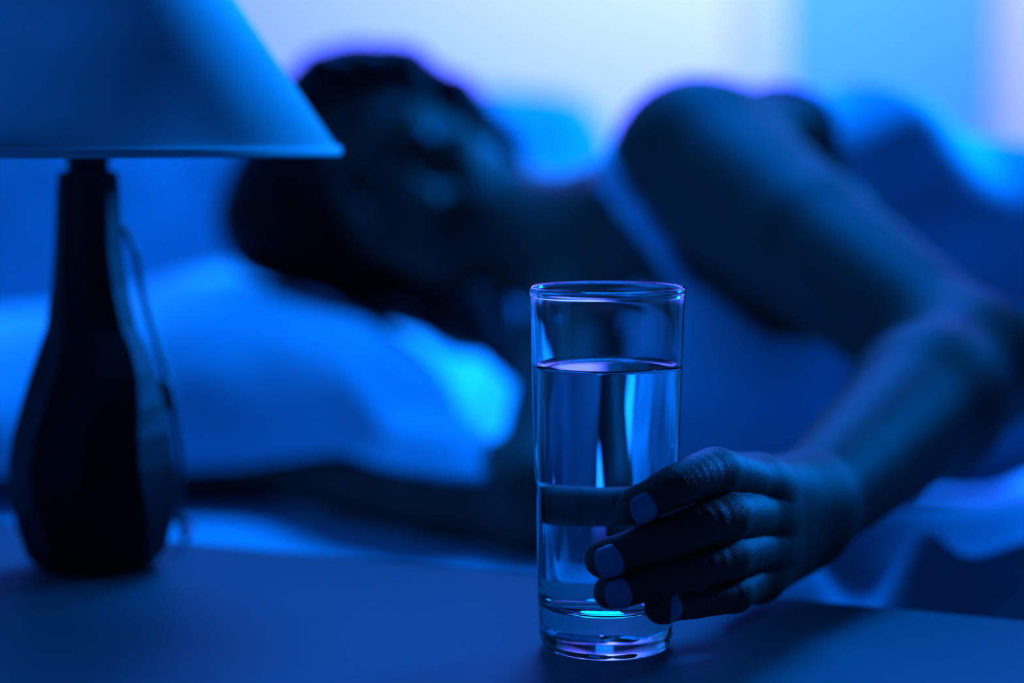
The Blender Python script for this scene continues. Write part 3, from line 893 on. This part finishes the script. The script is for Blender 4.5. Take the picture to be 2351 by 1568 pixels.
# hair
def hair():
    v = Vol((-0.30, 1.46, -0.01), (0.06, 1.93, 0.30), 0.0026)
    v.add(ell(hl(0, -0.018, 0.030), (0.083, 0.092, 0.088), AX, 0))
    v.add(ell(hl(-0.055, -0.040, 0.035), (0.060, 0.070, 0.070), AX, 0.03))
    v.add(ell(hl(-0.092, -0.020, 0.040), (0.050, 0.062, 0.052), AX, 0.03))
    v.add(rcone(hl(-0.095, 0.0, 0.040), hl(-0.080, 0.010, -0.050), 0.038, 0.026, 0.025))
    v.add(rcone(hl(-0.080, 0.010, -0.050), hl(-0.052, -0.02, -0.125), 0.026, 0.020, 0.02))
    v.add(rcone(hl(-0.052, -0.02, -0.125), at(1100, 730, 1.62), 0.022, 0.022, 0.025)); v.add(rcone(at(1100, 730, 1.62), at(1200, 850, 1.55), 0.022, 0.012, 0.025))
    v.add(rcone(hl(0.02, 0.055, 0.095), hl(0.066, 0.030, 0.050), 0.016, 0.018, 0.015))
    # face opening, parted hairline
    v.sub(ell(hl(0.006, 0.105, -0.022), (0.062, 0.090, 0.102), AX, 0.006))
    v.sub(ell(hl(0.075, 0.030, -0.085), (0.045, 0.06, 0.055), AX, 0.006))
    # lock that falls in front of the upper ear
    v.add(rcone(hl(0.062, 0.036, 0.055), hl(0.080, 0.020, 0.005), 0.013, 0.013, 0.010))
    v.add(rcone(hl(0.080, 0.020, 0.005), hl(0.079, 0.012, -0.050), 0.013, 0.009, 0.008))
    v.add(rcone(hl(0.079, 0.012, -0.050), hl(0.070, 0.016, -0.078), 0.009, 0.004, 0.006))
    X, Y, Z = v.grid((slice(None),) * 3)
    a = [np.array(x, dtype=np.float32) for x in AX]; o = np.array(HO, dtype=np.float32)
    l = (X - o[0]) * a[0][0] + (Y - o[1]) * a[0][1] + (Z - o[2]) * a[0][2]
    f = (X - o[0]) * a[1][0] + (Y - o[1]) * a[1][1] + (Z - o[2]) * a[1][2]
    u = (X - o[0]) * a[2][0] + (Y - o[1]) * a[2][1] + (Z - o[2]) * a[2][2]
    th_ = np.arctan2(l, f + 0.02)
    v.F += 0.0014 * np.sin(th_ * 26 + u * 40 + 2 * np.sin(u * 60)) + 0.0008 * np.sin(th_ * 61 - u * 90)
    P, Q = v.mesh()
    return mesh_obj('hair', [tuple(p) for p in P], [tuple(int(i) for i in q) for q in Q], M['hair'], person, True, HO)
tag(hair(), 'long dark hair spread over the pillow')

# sleeveless top: a loose shell over the torso with armholes and shoulder straps
def top():
    v = Vol((0.02, 1.29, -0.062), (0.78, 1.70, 0.275), 0.0035)
    for p, s in body[:6]: v.add(p)
    sh = [rcone(NB + V(0.02, -0.02, 0.02), SL_ + V(-0.004, 0.012, -0.004), 0.050, 0.047, 0.04), rcone(SL_, SL_ + V(0.10, 0.05, -0.03), 0.054, 0.075, 0.04)]
    for p in sh: v.add(p)
    full = Vol((0.02, 1.29, -0.062), (0.78, 1.70, 0.275), 0.0035)
    for p, s in body:
        if not s: full.add(p)
    X, Y, Z = v.grid((slice(None),) * 3)
    def smax(a, b, k): return -smin(-a, -b, k)
    fold = 0.0050 * np.sin(X * 62 + Z * 40 + 3 * np.sin(Y * 12)) + 0.0035 * np.sin(X * 31 - Z * 75)
    F = v.F - 0.009 + fold * np.clip((X - 0.16) / 0.08, 0, 1)
    def strap(pts, w):
        d = np.full_like(F, 1.0)
        for a, b in zip(pts[:-1], pts[1:]):
            f, lo, hi, k = rcone(a, b, w, w)
            d = np.minimum(d, f(X, Y, Z))
        return np.maximum(full.F - 0.006, d)
    def hit(px, py):
        # where the line of sight meets the skin
        d = 1.30
        while d < 1.69:
            q = at(px, py, d); i = [int(round((q[k] - full.lo[k]) / full.h)) for k in range(3)]
            if all(0 <= i[k] < full.n[k] for k in range(3)) and full.F[tuple(i)] < 0: return q
            d += 0.002
        return at(px, py, 1.55)
    path = [hit(1390 + 190 * t / 12, 395 + 240 * t / 12) for t in range(13)]
    s1 = strap(path, 0.013)
    s2 = strap([path[0], Vector((0.11, 1.66, 0.16)), Vector((0.18, 1.67, 0.14))], 0.013)
    # neckline across the chest, armholes around both arms
    reg = 0.076 - X + 0.30 * np.maximum(Z - 0.075, 0)
    f, lo, hi, k = rcone(SL_ + V(-0.03, 0.02, 0.0), SL_ + V(0.02, 0.01, -0.015), 0.080, 0.084); arm = f(X, Y, Z)
    f, lo, hi, k = rcone(SL_, EL_, 0.066, 0.052); arm = np.minimum(arm, f(X, Y, Z))
    f, lo, hi, k = rcone(RS_ + V(-0.01, 0, 0), RE_ + V(-0.012, 0, 0), 0.046, 0.034); arm = np.minimum(arm, f(X, Y, Z))
    F = smax(smax(F, reg, 0.004), -arm, 0.006)
    F = np.minimum(F, np.minimum(s1, s2))
    F = smax(F, X - 0.66, 0.004)
    v.F = np.maximum(F, (MZ + 0.002) - Z).astype(np.float32)
    P, Q = v.mesh()
    return mesh_obj('sleeveless_top', [tuple(p) for p in P], [tuple(int(i) for i in q) for q in Q], M['top'], person, True, PB)
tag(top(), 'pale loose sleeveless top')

# ------------------------------------------------------------------ duvet, rumpled at the near side and drawn over the hips
def duvet():
    X0, X1, Y0, Y1 = 0.075, 1.04, 1.035, 2.30
    nx, ny = 150, 150
    vs = []; fs = []
    def sm(t): t = max(0, min(1, t)); return t * t * (3 - 2 * t)
    def ridge(x, y, x0, y0, x1, y1, w, h):
        dx, dy = x1 - x0, y1 - y0; L2 = dx * dx + dy * dy
        t = max(0, min(1, ((x - x0) * dx + (y - y0) * dy) / L2))
        d = math.hypot(x - x0 - t * dx, y - y0 - t * dy)
        return h * math.exp(-(d / w) ** 2) * (0.55 + 0.45 * math.sin(math.pi * (0.15 + 0.7 * t)))
    RG = [(0.10, 1.06, 0.17, 1.12, 0.016, 0.016), (0.15, 1.07, 0.17, 1.24, 0.014, 0.022), (0.20, 1.06, 0.235, 1.20, 0.017, 0.034), (0.23, 1.10, 0.36, 1.14, 0.018, 0.036),
          (0.19, 1.25, 0.40, 1.26, 0.030, 0.036), (0.26, 1.07, 0.50, 1.085, 0.015, 0.030), (0.29, 1.15, 0.36, 1.27, 0.022, 0.044), (0.33, 1.12, 0.44, 1.20, 0.018, 0.044), (0.46, 1.20, 0.60, 1.34, 0.03, 0.05), (0.62, 1.2, 0.8, 1.3, 0.03, 0.05)]
    for j in range(ny + 1):
        for i in range(nx + 1):
            s = i / nx; t = j / ny
            x = X0 + (X1 - X0) * s
            yb0 = Y0 + 0.012 * math.sin(x * 23) + 0.008 * math.sin(x * 51)
            # the near strip lies in front of the body; past the waist it climbs over the hips
            far = 1.40 + 0.03 * math.sin(x * 17) - 0.35 * max(0, 0.24 - x) + (Y1 - 1.40) * sm((x - 0.44) / 0.12)
            y = yb0 + (far - yb0) * t
            z = MZ + 0.016 + 0.008 * noise.noise(Vector((x * 7, y * 9, 2.2))) + 0.006 * noise.noise(Vector((x * 19, y * 21, 7.7)))
            for r in RG: z += ridge(x, y, *r)
            hip = 0.355 * math.exp(-((y - 1.50) / 0.20) ** 4) * sm((x - 0.42) / 0.16) * (1 - 0.35 * sm((x - 0.75) / 0.2))  # hump over the hips raised to keep the accent light off the forearm
            z = max(z, MZ + hip + 0.012 * noise.noise(Vector((x * 9, y * 9, 5))) * (hip > 0.02))
            e = (y - 1.045)
            if e < 0.04:
                q = (0.04 - e)
                z = z - 0.9 * q * q / 0.04 - (0.0 if q < 0.04 else (q - 0.04) * 2.0)
            vs.append((x, y, z))
    W = nx + 1
    for j in range(ny):
        for i in range(nx):
            a = j * W + i; fs.append((a, a + 1, a + W + 1, a + W))
    o = mesh_obj('duvet', vs, fs, M['duvet'], None, True, (0.55, 1.55, MZ))
    sd = o.modifiers.new('thickness', 'SOLIDIFY'); sd.thickness = 0.012; sd.offset = -1
    return o
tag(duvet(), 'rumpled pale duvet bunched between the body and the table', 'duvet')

for o in bpy.data.objects:
    if '_base' in o: del o['_base']
